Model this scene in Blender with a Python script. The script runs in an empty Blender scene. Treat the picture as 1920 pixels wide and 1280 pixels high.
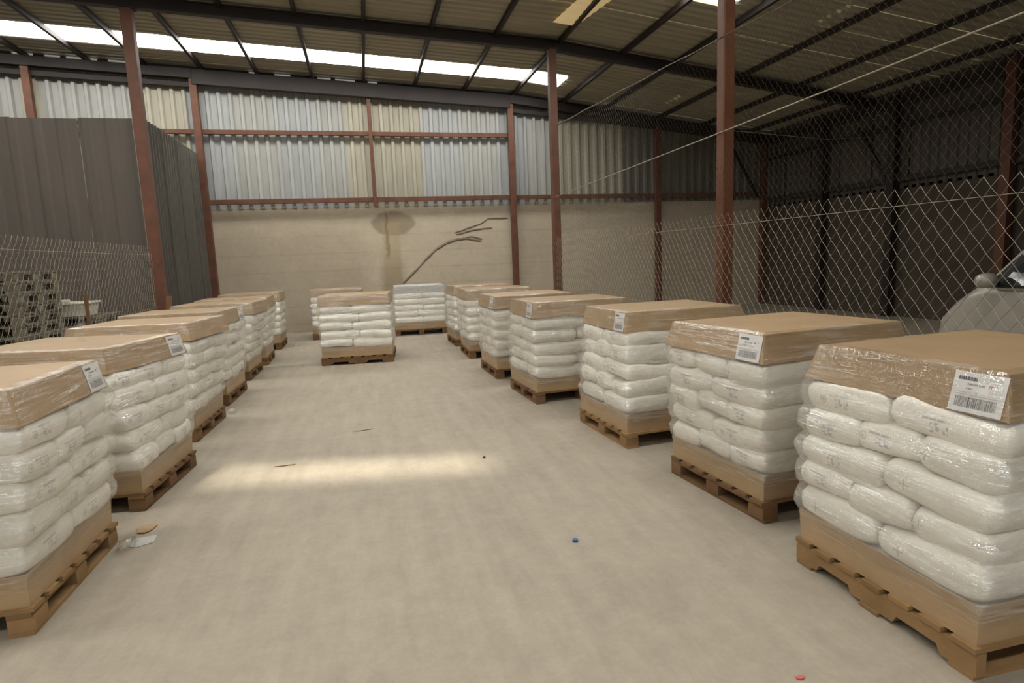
import bpy, bmesh, math, random
from mathutils import Vector, Matrix, noise

random.seed(7)
S = bpy.context.scene
COL = S.collection
PI = math.pi
R = math.radians

# ------------------------------------------------------------------ camera
EYE = Vector((0, 0, 1.6))
yaw, pitch, roll = R(13.52), R(7.93), R(2.3)
fw = Vector((math.sin(yaw) * math.cos(pitch), math.cos(yaw) * math.cos(pitch), -math.sin(pitch)))
r0 = Vector((math.cos(yaw), -math.sin(yaw), 0))
u0 = r0.cross(fw)
rt = r0 * math.cos(roll) - u0 * math.sin(roll)
up = u0 * math.cos(roll) + r0 * math.sin(roll)
cd = bpy.data.cameras.new('camera')
cd.sensor_width = 36.0
cd.lens = 36.0 * 1120 / 1920
cd.clip_end = 200
cam = bpy.data.objects.new('camera', cd)
COL.objects.link(cam)
M = Matrix((rt, up, -fw)).transposed().to_4x4()
M.translation = EYE
cam.matrix_world = M
S.camera = cam

# ------------------------------------------------------------------ sky, sun, exposure
w = bpy.data.worlds.new('sky')
S.world = w
w.use_nodes = True
bg = w.node_tree.nodes['Background']
bg.inputs[0].default_value = (0.93, 0.96, 1.0, 1)
bg.inputs[1].default_value = 1.05
sd = bpy.data.lights.new('sun', 'SUN')
sd.energy = 7.5
sd.angle = R(5)
sd.color = (1.0, 0.92, 0.76)
sun = bpy.data.objects.new('sun', sd)
COL.objects.link(sun)
sun.rotation_euler = Vector((-0.2, 0.05, 1)).to_track_quat('Z', 'Y').to_euler()
SKYLIGHT = 13.0
S.view_settings.view_transform = 'Standard'
S.view_settings.look = 'None'
S.view_settings.exposure = 0.0
S.view_settings.gamma = 1.0
S.view_settings.use_curve_mapping = False
S.cycles.transparent_max_bounces = 24
S.cycles.max_bounces = 10
S.cycles.diffuse_bounces = 5


# ------------------------------------------------------------------ materials
class NT:
    def __init__(s, name):
        s.m = bpy.data.materials.new(name)
        s.m.use_nodes = True
        s.t = s.m.node_tree
        s.b = s.t.nodes['Principled BSDF']
        s.out = s.t.nodes['Material Output']

    def n(s, typ, **kw):
        nd = s.t.nodes.new(typ)
        for k, v in kw.items():
            setattr(nd, k, v)
        return nd

    def put(s, sock, v):
        if isinstance(v, bpy.types.NodeSocket):
            s.t.links.new(v, sock)
        elif isinstance(v, (tuple, list)):
            sock.default_value = tuple(v) + ((1,) if len(v) == 3 and sock.type == 'RGBA' else ())
        else:
            sock.default_value = v

    def math(s, op, a, b=None, c=None, clamp=False):
        nd = s.n('ShaderNodeMath', operation=op, use_clamp=clamp)
        for i, v in enumerate((a, b, c)):
            if v is not None:
                s.put(nd.inputs[i], v)
        return nd.outputs[0]

    def mix(s, f, a, b, mode='MIX'):
        nd = s.n('ShaderNodeMix', data_type='RGBA', blend_type=mode)
        s.put(nd.inputs[0], f)
        s.put(nd.inputs[6], a)
        s.put(nd.inputs[7], b)
        return nd.outputs[2]

    def coord(s, kind='Object', scale=(1, 1, 1), loc=(0, 0, 0)):
        tc = s.n('ShaderNodeTexCoord')
        mp = s.n('ShaderNodeMapping')
        s.t.links.new(tc.outputs[kind], mp.inputs[0])
        mp.inputs['Scale'].default_value = scale
        mp.inputs['Location'].default_value = loc
        return mp.outputs[0]

    def noise(s, vec, scale, detail=4, rough=0.55, lo=0.3, hi=0.7):
        nd = s.n('ShaderNodeTexNoise')
        s.put(nd.inputs['Vector'], vec)
        nd.inputs['Scale'].default_value = scale
        nd.inputs['Detail'].default_value = detail
        nd.inputs['Roughness'].default_value = rough
        mr = s.n('ShaderNodeMapRange')
        s.put(mr.inputs[0], nd.outputs[0])
        mr.inputs[1].default_value = lo
        mr.inputs[2].default_value = hi
        return mr.outputs[0]

    def xyz(s, vec):
        nd = s.n('ShaderNodeSeparateXYZ')
        s.put(nd.inputs[0], vec)
        return nd.outputs

    def band(s, v, lo, hi):
        return s.math('MULTIPLY', s.math('GREATER_THAN', v, lo), s.math('LESS_THAN', v, hi))

    def soft(s, v, c, half, fade):
        """1 inside c +- half, fading to 0 over fade"""
        d = s.math('ABSOLUTE', s.math('SUBTRACT', v, c))
        mr = s.n('ShaderNodeMapRange', interpolation_type='SMOOTHSTEP')
        s.put(mr.inputs[0], d)
        mr.inputs[1].default_value = half
        mr.inputs[2].default_value = half + fade
        mr.inputs[3].default_value = 1
        mr.inputs[4].default_value = 0
        return mr.outputs[0]

    def bump(s, h, strength, dist=0.01):
        nd = s.n('ShaderNodeBump')
        s.put(nd.inputs['Height'], h)
        nd.inputs['Strength'].default_value = strength
        nd.inputs['Distance'].default_value = dist
        s.t.links.new(nd.outputs[0], s.b.inputs['Normal'])
        return nd.outputs[0]

    def fin(s, col, rough=0.6, metal=0.0, spec=0.5):
        s.put(s.b.inputs['Base Color'], col)
        s.put(s.b.inputs['Roughness'], rough)
        s.b.inputs['Metallic'].default_value = metal
        s.b.inputs['Specular IOR Level'].default_value = spec
        return s.m


def rgb(r, g, b):
    f = lambda c: (c / 255 / 12.92) if c / 255 <= 0.04045 else ((c / 255 + 0.055) / 1.055) ** 2.4
    return (f(r), f(g), f(b))


def plain(name, c, c2=None, scale=6, rough=0.6, metal=0.0, bump=0.0, stretch=(1, 1, 1), spec=0.4, rnd=0.0):
    t = NT(name)
    v = t.coord('Object', stretch)
    f = t.noise(v, scale)
    col = t.mix(f, c, c2 or tuple(x * 0.8 for x in c))
    if rnd:
        oi = t.n('ShaderNodeObjectInfo')
        k = t.math('MULTIPLY_ADD', oi.outputs['Random'], 2 * rnd, 1 - rnd)
        hs = t.n('ShaderNodeHueSaturation')
        t.put(hs.inputs['Value'], k)
        t.put(hs.inputs['Color'], col)
        col = hs.outputs[0]
    if bump:
        t.bump(t.noise(v, scale * 4), bump, 0.01)
    return t.fin(col, rough, metal, spec)


def mat_floor():
    t = NT('dusty_concrete')
    v = t.coord()
    big = t.noise(v, 0.55, 5, 0.6)
    mid = t.noise(v, 3.1, 6, 0.65)
    fine = t.noise(v, 38, 4, 0.7, 0.25, 0.75)
    sw = t.noise(t.coord('Object', (6, 0.7, 1)), 1.5, 4, 0.6)
    sw2 = t.noise(t.coord('Object', (0.8, 5, 1), (3, 1, 0)), 1.9, 4, 0.6)
    c = t.mix(big, rgb(146, 136, 122), rgb(160, 150, 133))
    c = t.mix(t.math('MULTIPLY', mid, 0.7), c, rgb(134, 125, 111))
    c = t.mix(t.math('MULTIPLY', sw, 0.28), c, rgb(194, 184, 166))
    c = t.mix(t.math('MULTIPLY', sw2, 0.16), c, rgb(150, 139, 122))
    c = t.mix(t.math('MULTIPLY', t.noise(v, 9, 5, 0.7, 0.4, 0.7), 0.35), c, rgb(176, 166, 149))
    c = t.mix(t.math('MULTIPLY', fine, 0.3), c, rgb(128, 120, 108))
    t.bump(t.noise(v, 26, 6, 0.7), 0.25, 0.006)
    return t.fin(c, 0.72, 0, 0.3)


def mat_block():
    """plastered block wall with damp stain and run"""
    t = NT('stained_plaster')
    v = t.coord()
    x, y, z = t.xyz(v)
    big = t.noise(v, 0.7, 5, 0.6)
    fine = t.noise(v, 9, 6, 0.7)
    hor = t.noise(t.coord('Object', (0.35, 1, 3.2)), 2.0, 4, 0.6)
    c = t.mix(big, rgb(200, 187, 165), rgb(184, 172, 151))
    c = t.mix(t.math('MULTIPLY', hor, 0.35), c, rgb(168, 156, 138))
    c = t.mix(t.math('MULTIPLY', fine, 0.3), c, rgb(216, 204, 184))
    c = t.mix(t.math('MULTIPLY', t.noise(v, 2.6, 5, 0.65), 0.3), c, rgb(160, 147, 128))
    # damp stain: ellipse of X 0.77 Z 2.57, its run to the floor, its paler core
    wob = t.math('MULTIPLY_ADD', t.noise(v, 5, 3, 0.6), 0.16, -0.08)
    dx = t.math('DIVIDE', t.math('SUBTRACT', x, 0.78), 0.56)
    dz = t.math('DIVIDE', t.math('SUBTRACT', z, 2.58), 0.31)
    d = t.math('ADD', t.math('SQRT', t.math('ADD', t.math('MULTIPLY', dx, dx), t.math('MULTIPLY', dz, dz))), wob)
    st = t.soft(d, 0, 0.82, 0.25)
    c = t.mix(t.math('MULTIPLY', st, 0.7), c, rgb(134, 119, 100))
    wx = t.math('ADD', x, t.math('MULTIPLY', wob, 0.5))
    run = t.math('MULTIPLY', t.soft(wx, 0.72, 0.16, 0.12), t.math('LESS_THAN', z, 2.62))
    c = t.mix(t.math('MULTIPLY', run, 0.5), c, rgb(168, 150, 112))
    low = t.math('MULTIPLY', t.soft(wx, 0.7, 0.2, 0.2), t.soft(z, 0.6, 0.6, 0.9))
    c = t.mix(t.math('MULTIPLY', low, 0.45), c, rgb(128, 114, 98))
    core = t.math('MULTIPLY', t.soft(wx, 0.62, 0.012, 0.05), t.soft(z, 2.3, 0.45, 0.2))
    c = t.mix(t.math('MULTIPLY', core, 0.55), c, rgb(112, 98, 72))
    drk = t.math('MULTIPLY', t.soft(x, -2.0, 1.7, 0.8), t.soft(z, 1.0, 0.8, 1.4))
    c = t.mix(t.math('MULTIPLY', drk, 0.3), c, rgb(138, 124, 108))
    # block courses faintly through the plaster
    cz = t.math('FRACT', t.math('DIVIDE', z, 0.42))
    joint = t.soft(cz, 0.5, 0.02, 0.05)
    c = t.mix(t.math('MULTIPLY', t.math('MULTIPLY', joint, t.noise(v, 1.1, 3, 0.6)), 0.2), c, rgb(120, 108, 92))
    t.bump(t.noise(v, 14, 5, 0.7), 0.25, 0.01)
    return t.fin(c, 0.85, 0, 0.2)


def mat_sheet(name, c, c2, rust=0.1, rough=0.5, vertical=True):
    t = NT(name)
    v = t.coord('Object', (1, 1, 0.12) if vertical else (0.12, 1, 1))
    v0 = t.coord()
    f = t.noise(v, 5, 5, 0.6)
    col = t.mix(f, c, c2)
    k = t.noise(v, 13, 5, 0.7, 0.55, 0.75)
    col = t.mix(t.math('MULTIPLY', k, rust), col, rgb(110, 92, 72))
    k2 = t.noise(v0, 1.3, 4, 0.6)
    col = t.mix(t.math('MULTIPLY', k2, 0.25), col, tuple(x * 0.7 for x in c))
    oi = t.n('ShaderNodeObjectInfo')
    hs = t.n('ShaderNodeHueSaturation')
    t.put(hs.inputs['Value'], t.math('MULTIPLY_ADD', oi.outputs['Random'], 0.16, 0.92))
    t.put(hs.inputs['Color'], col)
    return t.fin(hs.outputs[0], rough, 0, 0.35)


def mat_emit(name, c, s):
    t = NT(name)
    f = t.noise(t.coord('Object', (1, 0.3, 1)), 2.0)
    t.put(t.b.inputs['Base Color'], (0.7, 0.7, 0.65))
    t.put(t.b.inputs['Emission Color'], t.mix(f, c, tuple(x * 0.86 for x in c)))
    t.b.inputs['Emission Strength'].default_value = s
    return t.m


def mat_card():
    t = NT('brown_cardboard')
    v = t.coord()
    oi = t.n('ShaderNodeObjectInfo')
    f = t.noise(v, 3.5, 4, 0.6)
    fl = t.noise(t.coord('Object', (3, 3, 40)), 2.0, 3, 0.6)
    c = t.mix(f, rgb(171, 144, 110), rgb(152, 127, 95))
    c = t.mix(t.math('MULTIPLY', fl, 0.2), c, rgb(184, 157, 122))
    hs = t.n('ShaderNodeHueSaturation')
    t.put(hs.inputs['Value'], t.math('MULTIPLY_ADD', oi.outputs['Random'], 0.2, 0.9))
    t.put(hs.inputs['Color'], c)
    t.bump(fl, 0.12, 0.004)
    return t.fin(hs.outputs[0], 0.42, 0, 0.5)


def mat_wood(name, c, c2):
    t = NT(name)
    oi = t.n('ShaderNodeObjectInfo')
    v = t.coord('Object', (1, 1, 1))
    g = t.n('ShaderNodeTexNoise')
    t.put(g.inputs['Vector'], t.coord('Object', (2, 2, 26)))
    g.inputs['Scale'].default_value = 3
    f = t.noise(v, 5, 5, 0.65)
    c_ = t.mix(f, c, c2)
    c_ = t.mix(t.math('MULTIPLY', g.outputs[0], 0.35), c_, tuple(x * 0.55 for x in c))
    hs = t.n('ShaderNodeHueSaturation')
    t.put(hs.inputs['Value'], t.math('MULTIPLY_ADD', oi.outputs['Random'], 0.4, 0.8))
    t.put(hs.inputs['Color'], c_)
    return t.fin(hs.outputs[0], 0.75, 0, 0.25)


def mat_sack():
    """woven white sack, with the small printed block on its ends and sides"""
    t = NT('white_woven_sack')
    v = t.coord()
    x, y, z = t.xyz(v)
    oi = t.n('ShaderNodeObjectInfo')
    f = t.noise(v, 7, 4, 0.6)
    c = t.mix(f, rgb(240, 236, 225), rgb(228, 223, 212))
    hs = t.n('ShaderNodeHueSaturation')
    t.put(hs.inputs['Value'], t.math('MULTIPLY_ADD', oi.outputs['Random'], 0.12, 0.92))
    t.put(hs.inputs['Color'], c)
    c = hs.outputs[0]
    ax = t.math('ABSOLUTE', x)
    end = t.math('GREATER_THAN', ax, 0.225)
    sgn = t.math('MULTIPLY', y, t.math('SIGN', x))
    py = t.math('ADD', sgn, 0.02)
    bar = t.math('MULTIPLY', t.band(py, -0.062, 0.05), t.band(z, 0.012, 0.022))
    gl = t.n('ShaderNodeTexNoise', noise_dimensions='1D')
    t.put(gl.inputs['W'], t.math('MULTIPLY', py, 130))
    gl.inputs['Scale'].default_value = 1
    bar = t.math('MULTIPLY', bar, t.math('GREATER_THAN', gl.outputs[0], 0.42))
    blk = t.math('MULTIPLY', t.band(py, -0.03, 0.045), t.band(z, -0.038, 0.006))
    ch = t.n('ShaderNodeTexNoise')
    t.put(ch.inputs['Vector'], v)
    ch.inputs['Scale'].default_value = 75
    blk = t.math('MULTIPLY', blk, t.math('GREATER_THAN', ch.outputs[0], 0.5))
    on = t.math('MULTIPLY', end, t.math('GREATER_THAN', oi.outputs['Random'], 0.4))
    c = t.mix(t.math('MULTIPLY', t.math('MULTIPLY', bar, on), 0.48), c, rgb(58, 60, 82))
    c = t.mix(t.math('MULTIPLY', t.math('MULTIPLY', blk, on), 0.5), c, rgb(112, 98, 152))
    # small round seal and a cross beside it
    qy, qz = t.math('ADD', sgn, 0.118), t.math('ADD', z, 0.008)
    rad = t.math('SQRT', t.math('ADD', t.math('MULTIPLY', qy, qy), t.math('MULTIPLY', qz, qz)))
    ring = t.math('MULTIPLY', t.math('ADD', t.band(rad, 0.015, 0.02), t.math('LESS_THAN', rad, 0.009)), t.math('GREATER_THAN', oi.outputs['Random'], 0.7))
    cross = t.math('MULTIPLY', t.math('MAXIMUM', t.math('MULTIPLY', t.band(qy, -0.024, 0.024), t.band(qz, -0.003, 0.003)), t.math('MULTIPLY', t.band(qy, -0.003, 0.003), t.band(qz, -0.024, 0.024))),
                   t.math('LESS_THAN', oi.outputs['Random'], 0.35))
    mk = t.math('MULTIPLY', t.math('ADD', ring, cross, None, True), end)
    c = t.mix(t.math('MULTIPLY', mk, 0.45), c, rgb(96, 94, 78))
    t.bump(t.noise(v, 16, 4, 0.6), 0.35, 0.012)
    t.put(t.b.inputs['Coat Weight'], 0.6)
    t.b.inputs['Coat Roughness'].default_value = 0.2
    return t.fin(c, 0.5, 0, 0.4)


def mat_film():
    """clear stretch film: mostly see-through, a milky veil and sharp streaks of gloss"""
    t = NT('clear_stretch_film')
    v1 = t.coord('Object', (2.2, 2.2, 30))
    v2 = t.coord('Object', (7, 7, 7))
    t.t.nodes.remove(t.b)
    tr = t.n('ShaderNodeBsdfTransparent')
    tr.inputs[0].default_value = (0.975, 0.975, 0.965, 1)
    gl = t.n('ShaderNodeBsdfGlossy')
    gl.inputs['Roughness'].default_value = 0.1
    gl.inputs[0].default_value = (0.95, 0.95, 0.95, 1)
    df = t.n('ShaderNodeBsdfDiffuse')
    df.inputs[0].default_value = (0.86, 0.84, 0.79, 1)
    h = t.math('ADD', t.math('MULTIPLY', t.noise(v1, 1.0, 4, 0.6), 1.0), t.math('MULTIPLY', t.noise(v2, 1.6, 4, 0.6), 0.8))
    bp = t.n('ShaderNodeBump')
    t.put(bp.inputs['Height'], h)
    bp.inputs['Strength'].default_value = 0.7
    bp.inputs['Distance'].default_value = 0.012
    t.t.links.new(bp.outputs[0], gl.inputs['Normal'])
    lw = t.n('ShaderNodeLayerWeight')
    lw.inputs[0].default_value = 0.25
    g = t.math('MULTIPLY_ADD', lw.outputs['Facing'], 0.2, 0.05)
    g = t.math('ADD', g, t.math('MULTIPLY', t.noise(t.coord('Object', (1.6, 1.6, 14), (4, 2, 1)), 1.2, 3, 0.6, 0.45, 0.72), 0.2))
    m1 = t.n('ShaderNodeMixShader')
    zz = t.xyz(t.coord())[2]
    wraps = t.soft(zz, 0.6, 0.30, 0.06)       # more turns of film round the sacks than round lid and tray
    veil = t.math('MULTIPLY_ADD', t.noise(v1, 1.3, 4, 0.6, 0.52, 0.76), 0.36, 0.01)
    t.put(m1.inputs[0], t.math('ADD', veil, t.math('MULTIPLY', wraps, 0.13)))
    t.t.links.new(tr.outputs[0], m1.inputs[1])
    t.t.links.new(df.outputs[0], m1.inputs[2])
    m2 = t.n('ShaderNodeMixShader')
    t.put(m2.inputs[0], t.math('MULTIPLY', g, t.math('MULTIPLY_ADD', wraps, 0.35, 0.75)))
    t.t.links.new(m1.outputs[0], m2.inputs[1])
    t.t.links.new(gl.outputs[0], m2.inputs[2])
    t.t.links.new(m2.outputs[0], t.out.inputs[0])
    return t.m


def mat_label():
    """paper label: bold word, smaller lines, a red dot and a bar code; x across, z up, 0.19 x 0.155 m"""
    t = NT('printed_paper_label')
    v = t.coord()
    x, y, z = t.xyz(v)
    c = t.mix(t.noise(v, 20), rgb(218, 215, 212), rgb(208, 206, 204))

    def wav(k, th):
        nd = t.n('ShaderNodeTexNoise', noise_dimensions='1D')
        t.put(nd.inputs['W'], t.math('MULTIPLY', x, k))
        nd.inputs['Scale'].default_value = 1
        nd.inputs['Detail'].default_value = 1
        return t.math('GREATER_THAN', nd.outputs[0], th)

    def box(x0, x1, z0, z1):
        return t.math('MULTIPLY', t.band(x, x0, x1), t.band(z, z0, z1))
    ink = rgb(52, 52, 58)
    c = t.mix(t.math('MULTIPLY', t.math('MULTIPLY', box(-0.078, -0.01, 0.044, 0.058), wav(320, 0.4)), 0.9), c, ink)
    c = t.mix(t.math('MULTIPLY', t.math('MULTIPLY', box(-0.045, 0.02, 0.026, 0.034), wav(460, 0.45)), 0.7), c, ink)
    c = t.mix(t.math('MULTIPLY', t.math('MULTIPLY', box(-0.045, -0.02, 0.010, 0.017), wav(420, 0.45)), 0.6), c, ink)
    c = t.mix(t.math('MULTIPLY', box(-0.075, 0.07, -0.012, -0.009), 0.35), c, ink)
    c = t.mix(t.math('MULTIPLY', t.math('MULTIPLY', box(-0.075, 0.03, -0.004, 0.0), wav(500, 0.5)), 0.45), c, ink)
    c = t.mix(t.math('MULTIPLY', t.math('MULTIPLY', box(-0.076, 0.072, -0.058, -0.018), wav(520, 0.47)), 0.85), c, ink)
    c = t.mix(t.math('MULTIPLY', box(0.034, 0.05, 0.026, 0.036), 0.7), c, rgb(176, 70, 90))
    c = t.mix(t.math('MULTIPLY', box(0.058, 0.072, 0.03, 0.044), 0.35), c, rgb(110, 130, 140))
    return t.fin(c, 0.35, 0, 0.4)


MT = dict(
    floor=mat_floor(), block=mat_block(),
    grey=mat_sheet('grey_wall_sheet', rgb(170, 170, 165), rgb(159, 159, 154), 0.06),
    bluish=mat_sheet('bluish_wall_sheet', rgb(168, 170, 169), rgb(157, 159, 158), 0.06),
    cream=mat_sheet('cream_wall_sheet', rgb(176, 171, 154), rgb(164, 159, 143), 0.12),
    rear=mat_sheet('dark_wall_sheet', rgb(124, 120, 112), rgb(108, 104, 97), 0.25),  # right end of the far wall, falloff of light put into the colour
    roof=mat_sheet('dusty_roof_sheet', rgb(174, 167, 146), rgb(156, 150, 131), 0.25, 0.6, False),
    sider=mat_sheet('dimmed_side_wall_sheet', rgb(86, 79, 72), rgb(72, 66, 61), 0.25),  # low light of the right bay darkened into the sheet colour
    blockd=plain('dimmed_block', rgb(84, 74, 64), rgb(66, 58, 51), 1.5, 0.9),  # block base of the side wall, the bay's shade put into its colour
    part=mat_sheet('dark_grey_partition_sheet', rgb(98, 90, 82), rgb(86, 79, 72), 0.15, 0.6),
    partg=mat_sheet('greenish_grey_partition_sheet', rgb(94, 90, 81), rgb(76, 74, 67), 0.15, 0.55),
    steel=plain('rust_brown_steel', rgb(108, 70, 51), rgb(86, 55, 42), 5, 0.6, 0, 0.1),
    post=plain('orange_brown_post_paint', rgb(108, 67, 43), rgb(88, 55, 36), 4, 0.55, 0, 0.1),
    dark=plain('dark_brown_steel', rgb(46, 37, 34), rgb(38, 31, 28), 5, 0.6),
    sky=mat_emit('bright_skylight_sheet', (1.0, 0.985, 0.94), SKYLIGHT),
    amber=mat_emit('yellowed_translucent_sheet', (0.30, 0.20, 0.06), 0.9),
    card=mat_card(), sack=mat_sack(), film=mat_film(), label=mat_label(),
    wood=mat_wood('pale_pallet_wood', rgb(156, 124, 85), rgb(132, 104, 70)),
    woodd=mat_wood('brown_pallet_wood', rgb(128, 98, 67), rgb(106, 80, 56)),
    woodg=mat_wood('grey_weathered_wood', rgb(128, 121, 105), rgb(100, 95, 84)),
    wire=plain('galvanised_wire', rgb(160, 150, 132), rgb(138, 130, 115), 8, 0.5, 0.3),
    wiret=plain('dull_thin_wire', rgb(96, 88, 76), rgb(84, 78, 68), 8, 0.6, 0.2),
    mortar=plain('grey_mortar', rgb(132, 118, 100), rgb(116, 104, 88), 9, 0.9),
    white=plain('white_plastic', rgb(226, 222, 206), rgb(206, 202, 186), 5, 0.4),
    paper=plain('white_paper', rgb(188, 186, 180), None, 9, 0.7),
    blue=plain('blue_plastic', rgb(52, 78, 150), None, 9, 0.4),
    red=plain('red_plastic', rgb(196, 96, 92), None, 9, 0.5),
    carp=plain('silver_car_paint', rgb(166, 161, 150), rgb(161, 156, 146), 2, 0.32, 0.25, 0, (1, 1, 1), 0.5),
    glass=plain('dark_car_glass', rgb(40, 44, 42), rgb(34, 38, 37), 2, 0.06, 0, 0, (1, 1, 1), 0.7),
    rubber=plain('black_rubber', rgb(28, 27, 26), None, 6, 0.7),
    chrome=plain('chrome_strip', rgb(200, 200, 196), None, 6, 0.18, 0.9),
    lamp=plain('clear_lamp_lens', rgb(200, 205, 205), None, 6, 0.1, 0.3),
    ground=plain('yard_concrete', rgb(170, 162, 148), None, 1.5, 0.9),
)


# ------------------------------------------------------------------ geometry helpers
class MB:
    def __init__(s):
        s.v, s.f = [], []

    def add(s, vs, fs):
        o = len(s.v)
        s.v += [tuple(p) for p in vs]
        s.f += [tuple(i + o for i in f) for f in fs]
        return s

    def box(s, c, d, rot=None):
        hx, hy, hz = d[0] / 2, d[1] / 2, d[2] / 2
        ps = [Vector((x, y, z)) for z in (-hz, hz) for y in (-hy, hy) for x in (-hx, hx)]
        if rot is not None:
            ps = [rot @ p for p in ps]
        c = Vector(c)
        return s.add([p + c for p in ps], [(0, 2, 3, 1), (4, 5, 7, 6), (0, 1, 5, 4), (2, 6, 7, 3), (0, 4, 6, 2), (1, 3, 7, 5)])

    def bar(s, a, b, wd, ht, upv=(0, 0, 1)):
        """box bar from a to b, wd sideways, ht along upv"""
        a, b = Vector(a), Vector(b)
        d = (b - a)
        L = d.length
        y = d.normalized()
        x = y.cross(Vector(upv)).normalized()
        z = x.cross(y)
        return s.box((a + b) / 2, (wd, L, ht), Matrix((x, y, z)).transposed())

    def tube(s, path, r, n=6, cap=True):
        path = [Vector(p) for p in path]
        rings = []
        for i, p in enumerate(path):
            d = (path[min(i + 1, len(path) - 1)] - path[max(i - 1, 0)]).normalized()
            ref = Vector((0, 0, 1)) if abs(d.z) < 0.95 else Vector((1, 0, 0))
            x = d.cross(ref).normalized()
            y = d.cross(x)
            rr = r[i] if isinstance(r, (list, tuple)) else r
            rings.append([p + x * rr * math.cos(2 * PI * k / n) + y * rr * math.sin(2 * PI * k / n) for k in range(n)])
        vs = [q for g in rings for q in g]
        fs = []
        for i in range(len(path) - 1):
            for k in range(n):
                a, b = i * n + k, i * n + (k + 1) % n
                fs.append((a, b, b + n, a + n))
        if cap:
            fs.append(tuple(range(n)))
            fs.append(tuple(range(len(vs) - 1, len(vs) - n - 1, -1)))
        return s.add(vs, fs)

    def mesh(s, name, mat, smooth=False):
        me = bpy.data.meshes.new(name)
        me.from_pydata(s.v, [], s.f)
        me.validate()
        me.update()
        bm = bmesh.new()
        bm.from_mesh(me)
        bmesh.ops.recalc_face_normals(bm, faces=bm.faces)
        bm.to_mesh(me)
        bm.free()
        me.materials.append(mat)
        if smooth:
            for p in me.polygons:
                p.use_smooth = True
        return me

    def obj(s, name, mat, parent=None, smooth=False, bevel=0.0):
        return link(name, s.mesh(name, mat, smooth), parent, bevel=bevel)


def link(name, me, parent=None, loc=None, rz=None, bevel=0.0):
    o = bpy.data.objects.new(name, me)
    COL.objects.link(o)
    if parent is not None:
        o.parent = parent
    if loc is not None:
        o.location = loc
    if rz is not None:
        o.rotation_euler = (0, 0, rz)
    if bevel:
        b = o.modifiers.new('bevel', 'BEVEL')
        b.width = bevel
        b.segments = 2
        b.limit_method = 'ANGLE'
    return o


def tag(o, label=None, cat=None, group=None, kind=None):
    if label:
        o['label'] = label
    if cat:
        o['category'] = cat
    if group:
        o['group'] = group
    if kind:
        o['kind'] = kind
    return o


def empty(name, loc=(0, 0, 0), rz=0, **kw):
    o = bpy.data.objects.new(name, None)
    o.empty_display_size = 0.2
    COL.objects.link(o)
    o.location = loc
    o.rotation_euler = (0, 0, rz)
    return tag(o, **kw)


def trapezoid(u0_, u1_, pitch=0.2, depth=0.035):
    """profile points (u, h) of ribbed sheet"""
    pts = []
    u = math.floor(u0_ / pitch) * pitch
    prof = [(0, 0), (0.5, 0), (0.62, 1), (0.88, 1)]
    while u < u1_ + pitch:
        for a, h in prof:
            q = u + a * pitch
            if u0_ < q < u1_:
                pts.append((q, h * depth))
        u += pitch
    def at(q):
        t = (q / pitch) % 1
        for (a, h), (b, g) in zip(prof, prof[1:] + [(1, 0)]):
            if a <= t <= b:
                return depth * (h + (g - h) * (t - a) / (b - a))
        return 0
    return [(u0_, at(u0_))] + pts + [(u1_, at(u1_))]


def sheet(name, mat, parent, pts0, pts1):
    """strip between two point lists of equal length"""
    n = len(pts0)
    b = MB()
    b.add(pts0 + pts1, [(i, i + 1, n + i + 1, n + i) for i in range(n - 1)])
    return b.obj(name, mat, parent)


# ------------------------------------------------------------------ the building
XL, XR, YB, YF = -9.5, 11.3, 15.4, -4.0


def zraf(x):
    """centre height of the rafters (the roof falls to the right, steeper past the fence)"""
    return 5.80 - 0.052 * x if x < 3.8 else 5.602 - 0.125 * (x - 3.8)


def zroof(x):
    return zraf(x) + 0.15


b = MB()
b.add([(XL - 1, YF - 9, 0), (XR + 1, YF - 9, 0), (XR + 1, YB + 0.4, 0), (XL - 1, YB + 0.4, 0),
       (XL - 1, YF - 9, -0.2), (XR + 1, YF - 9, -0.2), (XR + 1, YB + 0.4, -0.2), (XL - 1, YB + 0.4, -0.2)],
      [(0, 1, 2, 3), (7, 6, 5, 4), (0, 4, 5, 1), (1, 5, 6, 2), (2, 6, 7, 3), (3, 7, 4, 0)])
tag(b.obj('floor', MT['floor']), 'dusty pale concrete warehouse floor', 'floor', kind='structure')

# back wall: block base, ribbed sheets above, rails and columns
wall = MB().box(((XL + XR) / 2, YB + 0.13, 1.525), (XR - XL, 0.22, 3.05)).obj('wall_back', MT['block'])
tag(wall, 'far wall of stained plaster below and ribbed metal sheets above', 'wall', kind='structure')
EDGES = [(-9.5, 'grey'), (-8.3, 'grey'), (-7.2, 'grey'), (-6.85, 'cream'), (-6.45, 'grey'), (-5.5, 'grey'), (-4.55, 'cream'),
         (-3.62, 'bluish'), (-2.7, 'grey'), (-1.75, 'bluish'), (-0.85, 'grey'), (-0.2, 'cream'), (0.7, 'cream'), (1.6, 'bluish'),
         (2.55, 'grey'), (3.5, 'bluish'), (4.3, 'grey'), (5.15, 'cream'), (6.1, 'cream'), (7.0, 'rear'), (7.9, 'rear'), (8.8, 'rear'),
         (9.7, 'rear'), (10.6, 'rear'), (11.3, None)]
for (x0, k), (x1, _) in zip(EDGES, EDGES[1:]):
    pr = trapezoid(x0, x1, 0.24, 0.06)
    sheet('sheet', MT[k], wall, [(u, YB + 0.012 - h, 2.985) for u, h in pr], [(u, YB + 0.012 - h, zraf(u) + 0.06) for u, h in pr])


def trim(name, a, b_, wd, ht, parent, mat='steel', upv=(0, 0, 1)):
    return MB().bar(a, b_, wd, ht, upv).obj(name, MT[mat], parent, bevel=0.006)


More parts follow.
